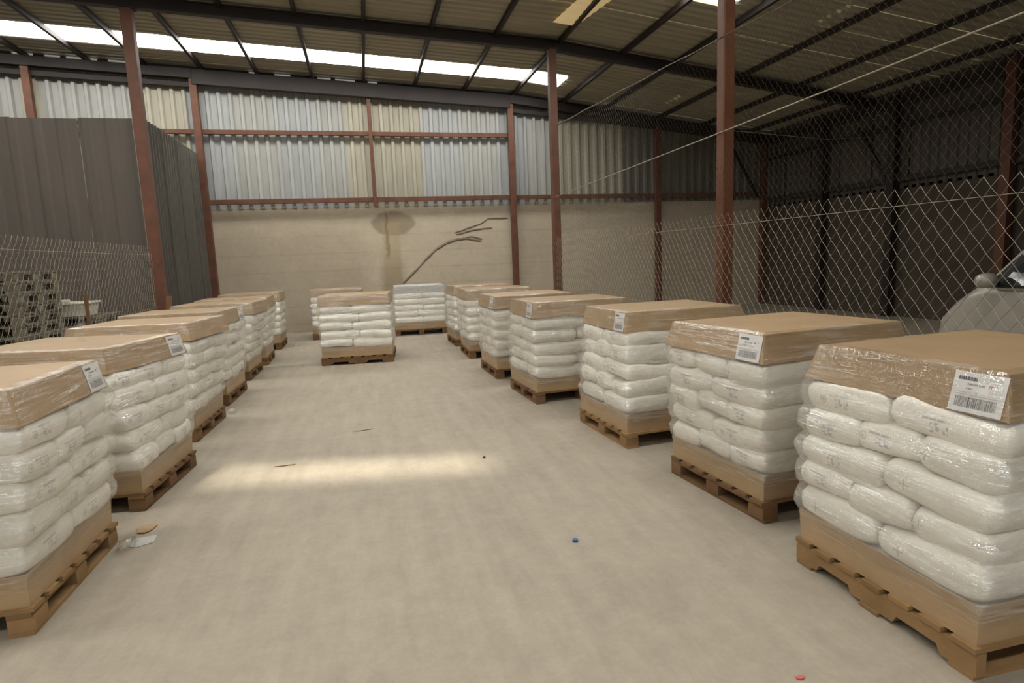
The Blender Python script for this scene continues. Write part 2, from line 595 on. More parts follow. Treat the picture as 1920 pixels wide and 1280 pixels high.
YS = YB - 0.13          # face of rails, just inside the sheets
trim('rail', (XL, YS, 4.72), (3.84, YS, 4.68), 0.07, 0.10, wall)
trim('rail', (XL, YS, 3.13), (3.84, YS, 3.15), 0.07, 0.11, wall)
trim('rail', (3.84, YS, 3.15), (XR, YS, 3.13), 0.07, 0.11, wall)
trim('eave_rail', (XL, YS, zraf(XL) - 0.27), (-3.4, YS, zraf(-3.4) - 0.27), 0.07, 0.11, wall, 'dark')
trim('eave_rail', (3.84, YS, zraf(3.84) - 0.30), (7.9, YS, zraf(7.9) - 0.16), 0.07, 0.11, wall, 'dark')
trim('eave_rail', (7.9, YS, zraf(7.9) - 0.16), (XR, YS, zraf(XR) - 0.12), 0.07, 0.11, wall, 'dark')
for x, top in ((-6.6, 0), (-3.4, 0), (3.84, 0), (7.9, 0), (XR - 0.12, 0)):
    trim('column', (x, YS - 0.06, 0), (x, YS - 0.06, zraf(x) - 0.05), 0.15, 0.12, wall, 'steel', (0, 1, 0))
trim('hanger', (0.38, YS - 0.06, 2.98), (0.38, YS - 0.06, zraf(0.38) - 0.1), 0.09, 0.06, wall, 'steel', (0, 1, 0))
trim('brace', (10.2, YS - 0.08, 4.35), (11.0, YS - 0.08, 3.05), 0.07, 0.07, wall, 'dark')
for x0, x1 in ((XL, -3.4), (-3.4, 3.84), (3.84, 7.5), (7.5, XR)):   # deep end beam under the roof
    dp = 0.32 if x0 == -3.4 else 0.2
    trim('end_beam', (x0, YS - 0.08, zraf(x0) + 0.04 - dp / 2), (x1, YS - 0.08, zraf(x1) + 0.04 - dp / 2), 0.16, dp, wall, 'dark')
# strips that close the eave, with slits of daylight left between them
GAPS = [(-6.9, -6.5), (-6.3, -6.0), (-5.9, -5.3), (-5.1, -4.75), (-2.25, -2.05), (-1.7, -1.35), (-0.75, -0.45), (-0.35, 0.1), (0.4, 0.62)]
xs = [XL] + [q for g in GAPS for q in g] + [3.8, XR]
cl = [(xs[i], xs[i + 1]) for i in range(0, len(xs) - 1, 2)] + [(3.8, XR)]
for x0, x1 in cl:
    trim('closure_strip', (x0, YB + 0.02, zraf(x0) + 0.115), (x1, YB + 0.02, zraf(x1) + 0.115), 0.05, 0.1, wall, 'dark')
# mortar line of a mended crack and its upper branches
for pts in ([(0.9, 1.05), (1.3, 1.41), (1.6, 1.71), (1.87, 1.93), (2.2, 2.09), (2.55, 2.15), (3.0, 2.08)],
            [(2.55, 2.15), (2.75, 2.2), (3.02, 2.12)],
            [(2.3, 2.29), (2.7, 2.42), (3.05, 2.53), (3.2, 2.64), (3.72, 2.64)], [(2.35, 2.25), (2.8, 2.36), (3.3, 2.4)]):
    n = len(pts)
    P0, P1, P2 = [], [], []
    fine = []
    for (xa, za), (xb, zb) in zip(pts, pts[1:]):
        for k in range(5):
            fine.append((xa + (xb - xa) * k / 5, za + (zb - za) * k / 5))
    fine.append(pts[-1])
    for i, (x, z) in enumerate(fine):
        hw = (0.038 + 0.018 * noise.noise((x * 4, z * 4, 3))) * (0.5 if i in (0, len(fine) - 1) else 1)
        if pts[0][0] > 2:
            hw *= 0.6
        zz = z + 0.02 * noise.noise((x * 7, 1, 5))
        P0.append((x, YB + 0.019, zz + hw))
        P1.append((x, YB + 0.004, zz))
        P2.append((x, YB + 0.019, zz - hw))
    m = len(fine)
    bb = MB()
    bb.add(P0 + P1 + P2, [(i, i + 1, m + i + 1, m + i) for i in range(m - 1)] + [(m + i, m + i + 1, 2 * m + i + 1, 2 * m + i) for i in range(m - 1)])
    bb.obj('mended_crack', MT['mortar'], wall)

# right wall
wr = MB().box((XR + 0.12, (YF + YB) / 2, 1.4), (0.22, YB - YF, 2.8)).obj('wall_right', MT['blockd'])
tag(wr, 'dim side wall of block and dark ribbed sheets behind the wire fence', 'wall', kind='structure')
y = YF
while y < YB - 0.1:
    y1 = min(y + 0.97, YB)
    pr = trapezoid(y, y1 + 0.03)
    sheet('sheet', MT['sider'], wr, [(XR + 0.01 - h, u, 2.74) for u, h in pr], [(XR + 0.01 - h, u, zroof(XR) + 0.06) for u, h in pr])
    y = y1
for z, d in ((2.95, 0.11), (4.05, 0.10), (zraf(XR) - 0.12, 0.22)):
    trim('rail', (XR - 0.08, YF, z), (XR - 0.08, YB - 0.3, z), 0.07, d, wr, 'dark')
for y in (12.9, 10.85, 8.45, 5.8, 2.5):
    trim('column', (XR - 0.15, y, 0), (XR - 0.15, y, zraf(XR)), 0.18, 0.14, wr, 'steel' if y == 8.45 else 'dark', (1, 0, 0))
trim('brace', (XR - 0.2, 11.75, 4.2), (XR - 0.2, 10.95, 2.95), 0.07, 0.07, wr, 'dark', (1, 0, 0))

# left and front walls, out of the picture but closing the hall
wl = MB().box((XL - 0.12, (YF + YB) / 2, 3.2), (0.22, YB - YF, 6.8)).obj('wall_left', MT['part'])
tag(wl, 'dark sheet side wall beyond the partition', 'wall', kind='structure')
wf = empty('wall_front', label='front wall with the wide open doorway', cat='wall', kind='structure')
MB().box(((XL - 3.3) / 2, YF - 0.1, 3.2), (-3.3 - XL, 0.15, 6.8)).obj('panel', MT['part'], wf)
MB().box(((XR + 2.7) / 2, YF - 0.1, 2.9), (XR - 2.7, 0.15, 6.0)).obj('panel', MT['part'], wf)
MB().box((-0.3, YF - 0.1, 5.05), (6.0, 0.15, 2.0)).obj('panel', MT['part'], wf)

# roof
ceil = empty('ceiling', label='low pitched roof of ribbed sheets on brown steel purlins', cat='roof', kind='structure')
SKY = {13.52: 4.82, 8.36: 6.03, 2.9: 3.8001, -2.3: 3.8001}
SLIT = (4.5, 5.6, -2.55, -0.4)
rows = []
ys = [YF - 0.2, -3.1, -2.3, -1.5, -0.6, 0.3, 1.2, 2.1, 2.9, 3.7, 4.5, 5.6, 6.1, 6.6, 7.5, 8.36, 9.16, 10.0, 10.9, 11.8, 12.7, 13.52, 14.3, 15.0, YB + 0.25]
for y0, y1 in zip(ys, ys[1:]):
    spans = [(XL - 0.2, -3.4, 'roof'), (-3.4, 0.2, 'roof'), (0.2, 3.8, 'roof'), (3.8, 7.6, 'roof'), (7.6, XR + 0.2, 'roof')]
    if y0 in SKY:
        e = SKY[y0]
        spans = [(XL + 0.6, -3.4, 'sky'), (-3.4, 0.2, 'sky'), (0.2, 3.8, 'sky'), (3.8, e, 'sky'), (e, 7.6, 'roof'), (7.6, XR + 0.2, 'roof'), (XL - 0.2, XL + 0.6, 'roof')]
    if y0 == SLIT[0]:
        spans = [(XL - 0.2, SLIT[2], 'roof'), (SLIT[3], 3.8, 'roof'), (3.8, XR + 0.2, 'roof')]
    spans = [q for q in spans if q[1] - q[0] > 0.05]
    for x0, x1, k in spans:
        pr = trapezoid(y0, y1 + (0.02 if k == 'roof' else 0))
        lap = 0.012 if (k == 'roof' and int(x0 * 3) % 2) else 0
        def line(x):
            return [(x, u, zroof(x) + h + lap) for u, h in pr]
        sheet('skylight_sheet' if k == 'sky' else 'roof_sheet', MT[k], ceil, line(x0), line(x1 + (0.08 if k == 'roof' else 0)))
for side in (0, 1):          # unseen slanting gap, added to drop the sun patch on the floor
    n = 9
    P, Q = [], []
    for i in range(n):
        x = SLIT[2] + (SLIT[3] - SLIT[2]) * i / (n - 1)
        mid = 5.0 - 0.2 * (x + 1.3)
        P.append((x, SLIT[0] if side == 0 else SLIT[1], zroof(x) + 0.02))
        Q.append((x, mid - 0.15 if side == 0 else mid + 0.15, zroof(x) + 0.02))
    sheet('roof_sheet', MT['roof'], ceil, P, Q)
for x in (-9.0, -7.8, -6.6, -5.45, -4.35, -3.2, -2.05, -0.85, 0.3, 1.5, 2.7, 3.95, 5.25, 6.4, 7.95, 9.3, 10.7):
    trim('purlin', (x, YF, zraf(x) + 0.095), (x, YB, zraf(x) + 0.095), 0.065, 0.10, ceil, 'dark')
for y in (-0.1, 5.73, 11.55):
    for x0, x1 in ((XL, 3.8), (3.8, 8.7), (8.7, XR)):
        bb = MB()
        a, c_ = Vector((x0, y, zraf(x0))), Vector((x1, y, zraf(x1)))
        bb.bar(a + Vector((0, 0, 0.09)), c_ + Vector((0, 0, 0.09)), 0.13, 0.02)
        bb.bar(a - Vector((0, 0, 0.09)), c_ - Vector((0, 0, 0.09)), 0.13, 0.02)
        bb.bar(a, c_, 0.03, 0.17)
        bb.obj('rafter', MT['dark'], ceil)
pr = trapezoid(9.25, 10.75)
sheet('yellow_patch', MT['amber'], ceil, [(3.55 + 0.12 * (10.75 - u), u, zroof(3.6) - 0.055 + h * 0.3) for u, h in pr],
      [(3.98 + 0.18 * (10.75 - u), u, zroof(4.1) - 0.055 + h * 0.3) for u, h in pr])

# free-standing steel posts
for x, y, wd, m, lab in ((-3.46, 11.55, 0.17, 'steel', 'rust brown steel post at the corner of the dark partition'),
                         (3.75, 11.45, 0.15, 'steel', 'rust brown steel post at the far end of the wire fence'),
                         (3.75, 5.73, 0.13, 'post', 'orange brown steel post rising through the wire fence to the roof'),
                         (3.75, -0.1, 0.13, 'post', 'orange brown steel post at the near end of the wire fence')):
    p = empty('steel_post', (x, y, 0), label=lab, cat='post', kind='structure')
    MB().box((0, 0, zraf(x) / 2 - 0.05), (wd, wd, zraf(x) - 0.1)).obj('shaft', MT[m], p, bevel=0.012)
    MB().box((0, 0, 0.006), (wd + 0.1, wd + 0.1, 0.012)).obj('base_plate', MT['dark'], p)
    bb = MB()
    bb.box((0, 0, zraf(x) - 0.108), (wd + 0.08, wd + 0.06, 0.014))
    bb.obj('cap_plate', MT['dark'], p)

# dark partitions on the left
pf = empty('partition_wall', label='tall dark grey sheet partition facing the camera behind the grey pallets', cat='partition', kind='structure')
edges = [-9.4, -8.4, -7.4, -6.35, -5.35, -4.4, -3.56]
for i, (x0, x1) in enumerate(zip(edges, edges[1:])):
    pr = trapezoid(x0, x1, 0.35, 0.012)
    yo = 11.6 + 0.012 * (i % 2)
    n = len(pr)
    bb = MB()
    top = 4.15 + 0.015 * (i % 2)
    bb.add([(u, yo - h, 0.02) for u, h in pr] + [(u, yo - h, top) for u, h in pr], [(k, k + 1, n + k + 1, n + k) for k in range(n - 1)])
    bb.obj('sheet', MT['part'], pf)
trim('edge_trim', (-3.565, 11.6, 0), (-3.565, 11.6, 4.17), 0.02, 0.05, pf, 'grey', (1, 0, 0))
trim('top_rail', (-9.4, 11.66, 4.1), (-3.58, 11.66, 4.1), 0.05, 0.06, pf, 'dark')
ps = empty('partition_wall', label='greenish grey ribbed sheet partition from the steel post to the far wall', cat='partition', kind='structure')
edges = [11.66, 12.6, 13.55, 14.5, 15.25]
for y0, y1 in zip(edges, edges[1:]):
    pr = trapezoid(y0, y1 + 0.02, 0.16, 0.03)
    sheet('sheet', MT['partg'], ps, [(-3.5 + h, u, 0.02) for u, h in pr], [(-3.5 + h, u, 4.22) for u, h in pr])
trim('top_rail', (-3.53, 11.66, 4.17), (-3.53, 15.2, 4.17), 0.04, 0.05, ps, 'dark')


# ------------------------------------------------------------------ wire fences
def chain_link(parent, name, x, ya, yb, za, ztop, pw, ph, r, mat, n=4):
    """zigzag wires woven along y; ztop(y) is the top edge"""
    bb = MB()
    k = 0
    yy = ya
    while yy < yb:
        pts = []
        z = za
        s_ = 0
        zt = ztop(yy)
        while z < zt + 1e-6:
            side = s_ % 2
            off = (0.5 if (s_ + k) % 2 else -0.5) * pw
            pts.append((x + (0.004 if side else -0.004) + 0.03 * noise.noise((yy * 0.6, z * 0.8, 2)), yy + off + 0.012 * noise.noise((yy * 2, z * 2, 9)), z))
            z += ph / 2
            s_ += 1
        if len(pts) > 1:
            bb.tube(pts, r, n, False)
        yy += pw
        k += 1
    o = bb.obj(name, mat, parent)
    o['kind'] = 'stuff'
    return o


fr = empty('chain_link_fence', (3.75, 5.0, 0), label='tall wire mesh fence between the pallets and the silver car', cat='fence')
fr.location = (0, 0, 0)
chain_link(fr, 'wire_mesh', 3.69, 0.6, 11.38, 0.06, lambda y: 1.99, 0.0525, 0.132, 0.0022, MT['wire'])
chain_link(fr, 'upper_netting', 3.69, 0.6, 11.3, 2.02, lambda y: 3.67 + 0.055 * (y - 4.6), 0.035, 0.085, 0.0011, MT['wiret'], 3)
for za, zb, rr, m in ((1.86, 1.86, 0.0022, 'wire'), (0.95, 0.95, 0.0022, 'wire'), (2.88, 2.74, 0.006, 'wire')):
    MB().tube([(3.69, 0.6, za), (3.68, 5.73, (za + zb) / 2 - 0.01), (3.69, 11.4, zb)], rr, 6).obj('tension_wire', MT[m], fr)
MB().tube([(3.69 + 0.015 * math.sin(i * 1.7), 0.6 + i * 0.36, 3.67 + 0.055 * (0.6 + i * 0.36 - 4.6) + 0.015 * noise.noise((i, 0, 0))) for i in range(30)],
          [0.004 + 0.01 * max(0, i - 12) / 18 for i in range(30)], 7).obj('rolled_edge', MT['wiret'], fr)
fl = empty('chain_link_fence', label='wire mesh fence in front of the dark partition and grey pallets', cat='fence')
chain_link(fl, 'wire_mesh', -3.5, 4.5, 11.42, 0.06, lambda y: 2.04, 0.0525, 0.132, 0.0018, MT['wire'])
for z in (1.9, 1.0):
    MB().tube([(-3.5, 4.5, z), (-3.49, 8, z - 0.01), (-3.5, 11.45, z)], 0.0022, 6).obj('tension_wire', MT['wire'], fl)
MB().box((-3.47, 8.7, 0.68), (0.035, 0.035, 1.36)).obj('stake', MT['woodd'], fl)
tag(MB().tube([(3.75 + 0.06, 5.78, 2.84), (7.4, 8.5, 3.3), (11.06, 11.2, 3.9)], 0.004, 6).obj('stay_wire', MT['wire']),
    'thin stay wire from the orange post to the dark side wall', 'wire')


# ------------------------------------------------------------------ wrapped pallets of sacks
PW, PL = 1.15, 0.94       # pallet, across the row and along it
HX, HY = 0.555, 0.455     # half size of tray and sacks


def pillow(L, Wd, T, seed):
    nu, nv = 20, 14
    rnd = random.Random(seed)
    ox, oy = rnd.uniform(0, 50), rnd.uniform(0, 50)
    vs, idx = [], {}
    def put(i, j, sgn):
        a, c_ = -1 + 2 * i / nu, -1 + 2 * j / nv
        a2, c2 = math.sin(a * PI / 2), math.sin(c_ * PI / 2)
        x = L / 2 * a2 * (1 - 0.035 * abs(c2) ** 3)
        yv = Wd / 2 * c2 * (1 - 0.05 * abs(a2) ** 3)
        k = max(0.0, (1 - abs(a2) ** 9) * (1 - abs(c2) ** 9)) ** 0.28
        wr_ = 0.015 * noise.noise((x * 6 + ox, yv * 6 + oy, sgn * 3)) + 0.006 * noise.noise((x * 15 + ox, yv * 15, sgn * 5 + oy))
        wr_ += 0.007 * math.sin((x * 24 + yv * 9) + ox) * (abs(a2) ** 2)
        rim = i in (0, nu) or j in (0, nv)
        z = sgn * (T / 2) * k + (0 if rim else wr_ * (0.4 + 0.6 * k)) + 0.022 * noise.noise((x * 2.6 + oy, yv * 2.6, 8))
        return (x, yv, z)
    for sgn in (1, -1):
        for i in range(nu + 1):
            for j in range(nv + 1):
                rim = i in (0, nu) or j in (0, nv)
                key = (i, j, 0 if rim else sgn)
                if key not in idx:
                    idx[key] = len(vs)
                    vs.append(put(i, j, sgn))
    g = lambda i, j, s_: idx[(i, j, 0 if (i in (0, nu) or j in (0, nv)) else s_)]
    fs = []
    for i in range(nu):
        for j in range(nv):
            fs.append((g(i, j, 1), g(i + 1, j, 1), g(i + 1, j + 1, 1), g(i, j + 1, 1)))
            fs.append((g(i, j, -1), g(i, j + 1, -1), g(i + 1, j + 1, -1), g(i + 1, j, -1)))
    bb = MB()
    bb.add(vs, fs)
    return bb.mesh('sack', MT['sack'], True)


SACK3 = [pillow(0.63, 0.318, 0.165, s_) for s_ in range(4)]       # three side by side
SACK2 = [pillow(0.515, 0.472, 0.165, 10 + s_) for s_ in range(4)]    # two side by side


def openbox(ab, bb_, at, bt, z0, z1, th, up_open):
    """thin-walled box, open above (tray) or below (lid)"""
    o = [(sx * a, sy * c_, z) for (a, c_, z) in ((ab, bb_, z0), (at, bt, z1)) for sx, sy in ((-1, -1), (1, -1), (1, 1), (-1, 1))]
    zi0, zi1 = (z0 + th, z1) if up_open else (z0, z1 - th)
    i_ = [(sx * (a - th), sy * (c_ - th), z) for (a, c_, z) in ((ab, bb_, zi0), (at, bt, zi1)) for sx, sy in ((-1, -1), (1, -1), (1, 1), (-1, 1))]
    q = MB()
    f = []
    for k in range(4):
        n = (k + 1) % 4
        f += [(k, n, n + 4, k + 4), (8 + k, 8 + k + 4, 8 + n + 4, 8 + n)]
        r_ = 4 if up_open else 0
        f.append((k + r_, n + r_, 8 + n + r_, 8 + k + r_))
    f += [(0, 3, 2, 1), (8, 9, 10, 11)] if up_open else [(4, 5, 6, 7), (15, 14, 13, 12)]
    q.add(o + i_, f)
    return q


def board(d):
    return MB().box((0, 0, 0), d)


def notched(d, L):
    """stringer along y with two fork notches in its lower edge"""
    h, wd = d
    ptsl = [(-L / 2, 0), (-L / 2 + 0.14, 0), (-L / 2 + 0.16, 0.035), (-L / 2 + 0.34, 0.035), (-L / 2 + 0.36, 0), (L / 2 - 0.36, 0), (L / 2 - 0.34, 0.035),
            (L / 2 - 0.16, 0.035), (L / 2 - 0.14, 0), (L / 2, 0)]
    q = MB()
    n = len(ptsl)
    vs = []
    for sx in (-wd / 2, wd / 2):
        vs += [(sx, y, z - h / 2) for y, z in ptsl] + [(sx, y, h / 2) for y, z in ptsl]
    fs = []
    for o in (0, 2 * n):
        fs += [(o + k, o + k + 1, o + n + k + 1, o + n + k) for k in range(n - 1)]
    for k in range(n - 1):
        fs.append((k, 2 * n + k, 2 * n + k + 1, k + 1))
        fs.append((n + k, n + k + 1, 3 * n + k + 1, 3 * n + k))
    fs += [(0, n, 3 * n, 2 * n), (n - 1, 3 * n - 1, 4 * n - 1, 2 * n - 1)]
    return q.add(vs, fs)


def pallet_meshes(mat):
    return dict(deck=board((PW, 0.098, 0.02)).mesh('deck_board', mat), lead=board((0.1, PL, 0.02)).mesh('lead_board', mat),
                cross=board((PW, 0.1, 0.02)).mesh('cross_board', mat), blk=board((0.11, 0.12, 0.07)).mesh('block', mat),
                bot=board((0.1, PL, 0.02)).mesh('bottom_board', mat), botx=board((PW, 0.1, 0.016)).mesh('bottom_board', mat),
                stringer=notched((0.092, 0.045), PL).mesh('stringer', mat), base=None)


PM = {'pale': pallet_meshes(MT['wood']), 'brown': pallet_meshes(MT['woodd']), 'grey': pallet_meshes(MT['woodg'])}
PH = 0.13


def pallet_parts(parent, kind, tone, rnd):
    """boards of one pallet as children of parent, base at z = 0"""
    m = PM[tone]
    j = lambda a: rnd.uniform(-a, a)
    if kind == 'stringer':
        for x in (-PW / 2 + 0.03, 0, PW / 2 - 0.03):
            link('stringer', m['stringer'], parent, (x, 0, 0.016 + 0.046), j(0.004))
        for k in range(7):
            link('deck_board', m['deck'], parent, (j(0.006), -PL / 2 + 0.05 + k * (PL - 0.1) / 6, 0.12), j(0.008))
        for y in (-PL / 2 + 0.06, 0, PL / 2 - 0.06):
            link('bottom_board', m['botx'], parent, (j(0.005), y, 0.008), j(0.006))
    else:
        for x in (-PW / 2 + 0.06, 0, PW / 2 - 0.06):
            for y in (-PL / 2 + 0.065, 0, PL / 2 - 0.065):
                link('block', m['blk'], parent, (x, y, 0.02 + 0.035), j(0.03))
            link('bottom_board', m['bot'], parent, (x, j(0.004), 0.01), j(0.006))
            link('lead_board', m['lead'], parent, (x, j(0.004), 0.10), j(0.006))
        for k in range(7):
            link('deck_board', m['deck'], parent, (j(0.006), -PL / 2 + 0.05 + k * (PL - 0.1) / 6, 0.12), j(0.008))


def load(label, x, y, rot, top=(0, 0, 0), H=1.12, kind='block', tone='brown', seed=0, flip=False, has_label=True, flare=0.03, bulge=0.0, cap_mat='card', labelend=-1, turn=False):
    rnd = random.Random(seed)
    root = empty('wrapped_pallet_load', (x, y, 0), R(rot) + (PI if flip else 0), label=label, cat='pallet load', group='film-wrapped pallets of white sacks')
    tx, ty, tr = top[0], top[1], R(top[2])
    zt0, zt1 = PH + 0.16, H

    def T(z):
        f = max(0.0, min(1.0, (z - zt0) / (zt1 - 0.17 - zt0)))
        return Vector((tx * f, ty * f, 0)), tr * f
    pal = empty('pallet')
    pal.parent = root
    pallet_parts(pal, kind, tone, rnd)
    if turn:                                   # stringers run across
        pal.rotation_euler.z = PI / 2
        pal.scale = (PL / PW, PW / PL, 1)
    tray = openbox(HX, HY, HX + 0.006, HY + 0.006, PH, PH + 0.155, 0.005, True).obj('tray', MT['card'], root)
    # sacks, seven layers, pattern turned round every other layer
    n = 7
    z0 = PH + 0.01
    lh = (H - 0.02 - z0) / n
    for k in range(n):
        z = z0 + lh * (k + 0.5)
        mir = 1 if (k + seed) % 2 else -1
        off, ra = T(z)
        rm = Matrix.Rotation(ra, 4, 'Z')
        inn = 0.0 if k < n - 1 and k else 0.025 + (0.45 * flare + 0.01 if k else 0)
        sc = 1.0 if k < n - 1 and k else (0.955 if not k else 0.92 - flare)
        lst = [(mir * (-HX + 0.305), c_ * 0.302, SACK3, 0) for c_ in (-1, 0, 1)] + [(mir * (HX - 0.252), c_ * 0.228, SACK2, PI / 2) for c_ in (-1, 1)]
        for sx, sy, lib, ang in lst:
            sg = 1 if sx > 0 else -1
            p = rm @ Vector((sx - sg * inn + sg * bulge * math.sin(PI * (k + 0.5) / n) + rnd.uniform(-0.012, 0.010) * (0 < k < n - 1), sy * (0.97 if not k else 0.92 if k == n - 1 else 1) + rnd.uniform(-0.006, 0.006), z - (0.012 if k == n - 1 else 0) + rnd.uniform(-0.003, 0.003))) + off
            o = link('sack', lib[rnd.randrange(4)], root, p, ra + (0 if lib is SACK3 else PI / 2) + (PI if rnd.random() < 0.5 else 0) + rnd.uniform(-0.025, 0.025))
            if lib is SACK2:
                o.rotation_euler.z -= PI / 2
            tl = 0.055 if 0 < k < n - 1 else 0.015
            o.rotation_euler.x = rnd.uniform(-tl, tl)
            o.rotation_euler.y = rnd.uniform(-tl, tl)
            o.scale = (sc, sc, lh / 0.141 * (rnd.uniform(0.95, 1.08) if k < n - 1 else 0.8))
    # box lid
    off, ra = T(H)
    ch = 0.165
    cb, ct = (HX + 0.012, HY + 0.012), (HX + 0.006 - flare, HY + 0.006 - flare)
    lid = openbox(cb[0], cb[1], ct[0], ct[1], -ch, 0, 0.006, False).obj('lid', MT[cap_mat], root, bevel=0.006)
    lid.location = (off.x, off.y, H)
    lid.rotation_euler = (0, 0, ra)
    if has_label:
        lb = board((0.19, 0.0015, 0.152)).mesh('label', MT['label'])
        o = link('label', lb, lid)
        o['label'] = 'white printed label with a bar code'
        fx = (cb[0] + ct[0]) / 2
        tilt = math.atan2(cb[0] - ct[0], ch)
        o.location = (-fx - 0.004, labelend * (HY - 0.112), -ch / 2 - 0.002)
        o.rotation_euler = (-tilt, 0, -PI / 2)
    # stretch film round tray, sacks and lid, folded over the lid's rim
    prof = [(PH + 0.075, 0.008, 0), (PH + 0.11, 0.010, 0), (PH + 0.15, 0.014, 0)]
    nz = 30
    za, zb = PH + 0.16, H - ch
    for i in range(nz + 1):
        f = i / nz
        z = za + (zb - za) * f
        ph = ((z - z0) / lh) % 1
        prof.append((z, 0.010 + 0.022 * math.sin(PI * ph) ** 0.7 + 0.006 * math.sin(PI * f) + bulge * math.sin(PI * min(1, max(0, (z - PH) / (H - PH)))), 1))
    prof += [(H - ch + 0.02, cb[0] - HX + 0.006, 0.4), (H - ch / 2, (cb[0] + ct[0]) / 2 - HX + 0.005, 0.4), (H - 0.012, ct[0] - HX + 0.006, 0.2), (H + 0.003, ct[0] - HX - 0.002, 0), (H + 0.006, ct[0] - HX - 0.05, 0)]
    ring = []
    ns = 26
    for cx, cy, a0 in ((1, -1, -90), (1, 1, 0), (-1, 1, 90), (-1, -1, 180)):
        for k in range(5):
            a = R(a0 + 90 * k / 4)
            ring.append((cx, cy, math.cos(a), math.sin(a)))
        nx = {(1, -1): (1, 1), (1, 1): (-1, 1), (-1, 1): (-1, -1), (-1, -1): (1, -1)}[(cx, cy)]
        for k in range(1, ns):
            t_ = k / ns
            ring.append(((cx, nx[0], t_), (cy, nx[1], t_), math.cos(R(a0 + 90)), math.sin(R(a0 + 90))))
    vs = []
    sd_ = seed * 7.3
    for (z, o_, wv) in prof:
        off, ra = T(z)
        rm = Matrix.Rotation(ra, 3, 'Z')
        for (cx, cy, nx_, ny_) in ring:
            rc = 0.012 + 0.04 * wv
            hx, hy = HX + o_ - rc, HY + o_ - rc
            px = (cx[0] + (cx[1] - cx[0]) * cx[2]) * hx if isinstance(cx, tuple) else cx * hx
            py = (cy[0] + (cy[1] - cy[0]) * cy[2]) * hy if isinstance(cy, tuple) else cy * hy
            px += nx_ * rc
            py += ny_ * rc
            wn = 0.014 * wv * noise.noise((px * 5 + sd_, py * 5, z * 16)) + 0.009 * wv * noise.noise((px * 14 + sd_, py * 14, z * 40))
            wn += 0.0015 * noise.noise((px * 4, py * 4 + sd_, z * 70))
            px += nx_ * wn
            py += ny_ * wn
            p = rm @ Vector((px, py, 0)) + off
            vs.append((p.x, p.y, z + (0.018 * noise.noise((px * 6, py * 6, sd_)) if z < PH + 0.09 else 0)))
    m = len(ring)
    fs = [(r_ * m + k, r_ * m + (k + 1) % m, (r_ + 1) * m + (k + 1) % m, (r_ + 1) * m + k) for r_ in range(len(prof) - 1) for k in range(m)]
    q = MB()
    q.add(vs, fs)
    q.obj('stretch_film', MT['film'], root, True)
    return root


def rload(label, xa, yf, rot=0, **kw):
    """right row: aisle face at xa, near face at yf"""
    return load(label, xa + PW / 2, yf + PL / 2, rot, **kw)


def lload(label, xa, yf, rot=0, **kw):
    return load(label, xa - PW / 2, yf + PL / 2, rot, flip=True, **kw)


def film_tail(root, p, h):
    m_ = Matrix.Translation(root.location) @ Matrix.Rotation(root.rotation_euler.z, 4, 'Z')
    p = m_.inverted() @ Vector(p)
    q = MB()
    n = 9
    P, Q = [], []
    for i in range(n):
        f = i / (n - 1)
        dx = 0.012 * math.sin(f * 5)
        P.append((p.x - 0.03 + 0.012 * f + dx, p.y + 0.01 * math.sin(f * 7), p.z + h * f))
        Q.append((p.x + 0.03 - 0.012 * f + dx, p.y + 0.02 * math.sin(f * 4), p.z + h * f))
    q.add(P + Q, [(i, i + 1, n + i + 1, n + i) for i in range(n - 1)])
    q.obj('film_tail', MT['film'], root, True)


rload('wrapped pallet of sacks nearest the camera on the side of the wire fence', 2.05, 1.54, 0, top=(0.065, 0.06, 4), kind='stringer', tone='pale', seed=1, flare=0.035, bulge=0.01)
rload('second wrapped pallet from the camera along the wire fence, slightly turned', 2.11, 2.93, 5, top=(-0.06, -0.02, 1), seed=2, flare=0.03)
rload('third wrapped pallet along the wire fence, on a yellowish block pallet', 1.96, 4.45, 4, top=(0.06, 0.05, -3), tone='pale', seed=3, flare=0.02)
rload('fourth wrapped pallet along the wire fence, its upper sacks slipped aside', 1.69, 6.2, 4, top=(-0.03, -0.12, -3), seed=4, flare=0.02)
rload('fifth wrapped pallet along the wire fence, half hidden by the fourth', 1.60, 7.72, 2, top=(-0.06, -0.2, 0), seed=5, flare=0.02)
rload('sixth wrapped pallet along the wire fence, bright yellowish lid top', 1.56, 9.5, 0, top=(-0.03, 0, 0), seed=6, has_label=False, flare=0.02)
rload('seventh and last wrapped pallet along the wire fence near the far wall', 1.55, 11.05, 2, seed=7, has_label=False, flare=0.02)
lload('wrapped pallet of sacks nearest the camera on the side away from the fence', -1.55, 2.95, 0, top=(-0.06, 0.0, 0), kind='block', tone='pale', seed=11, flare=0.03, bulge=0.015, labelend=-1)
L2 = lload('second wrapped pallet from the camera opposite the fence, lid skewed, bright fold of film', -1.50, 4.4, -5, top=(0.02, -0.05, -10), seed=12, flare=0.03, bulge=0.01, labelend=-1)
film_tail(L2, (-2.03, 4.95, 1.12), 0.2)
lload('third wrapped pallet from the camera in the row away from the fence', -1.60, 6.05, -3, top=(-0.07, -0.1, -6), seed=13, has_label=False, flare=0.025)
lload('fourth wrapped pallet in the row away from the fence, small label at its lid corner', -1.64, 7.55, -2, top=(-0.04, 0.0, -4), seed=14, flare=0.02)
lload('fifth wrapped pallet in the row away from the fence, glossy film folds', -1.68, 9.15, -2, top=(-0.17, 0, -3), seed=15, has_label=False, flare=0.02)
lload('sixth wrapped pallet in the row away from the fence, before the last one', -1.66, 10.45, 1, top=(-0.1, 0, 0), seed=16, has_label=False, flare=0.02)
lload('last wrapped pallet of the row away from the fence, close to the far wall', -1.68, 12.4, 0, top=(-0.05, 0, 0), seed=17, has_label=False, flare=0.02)
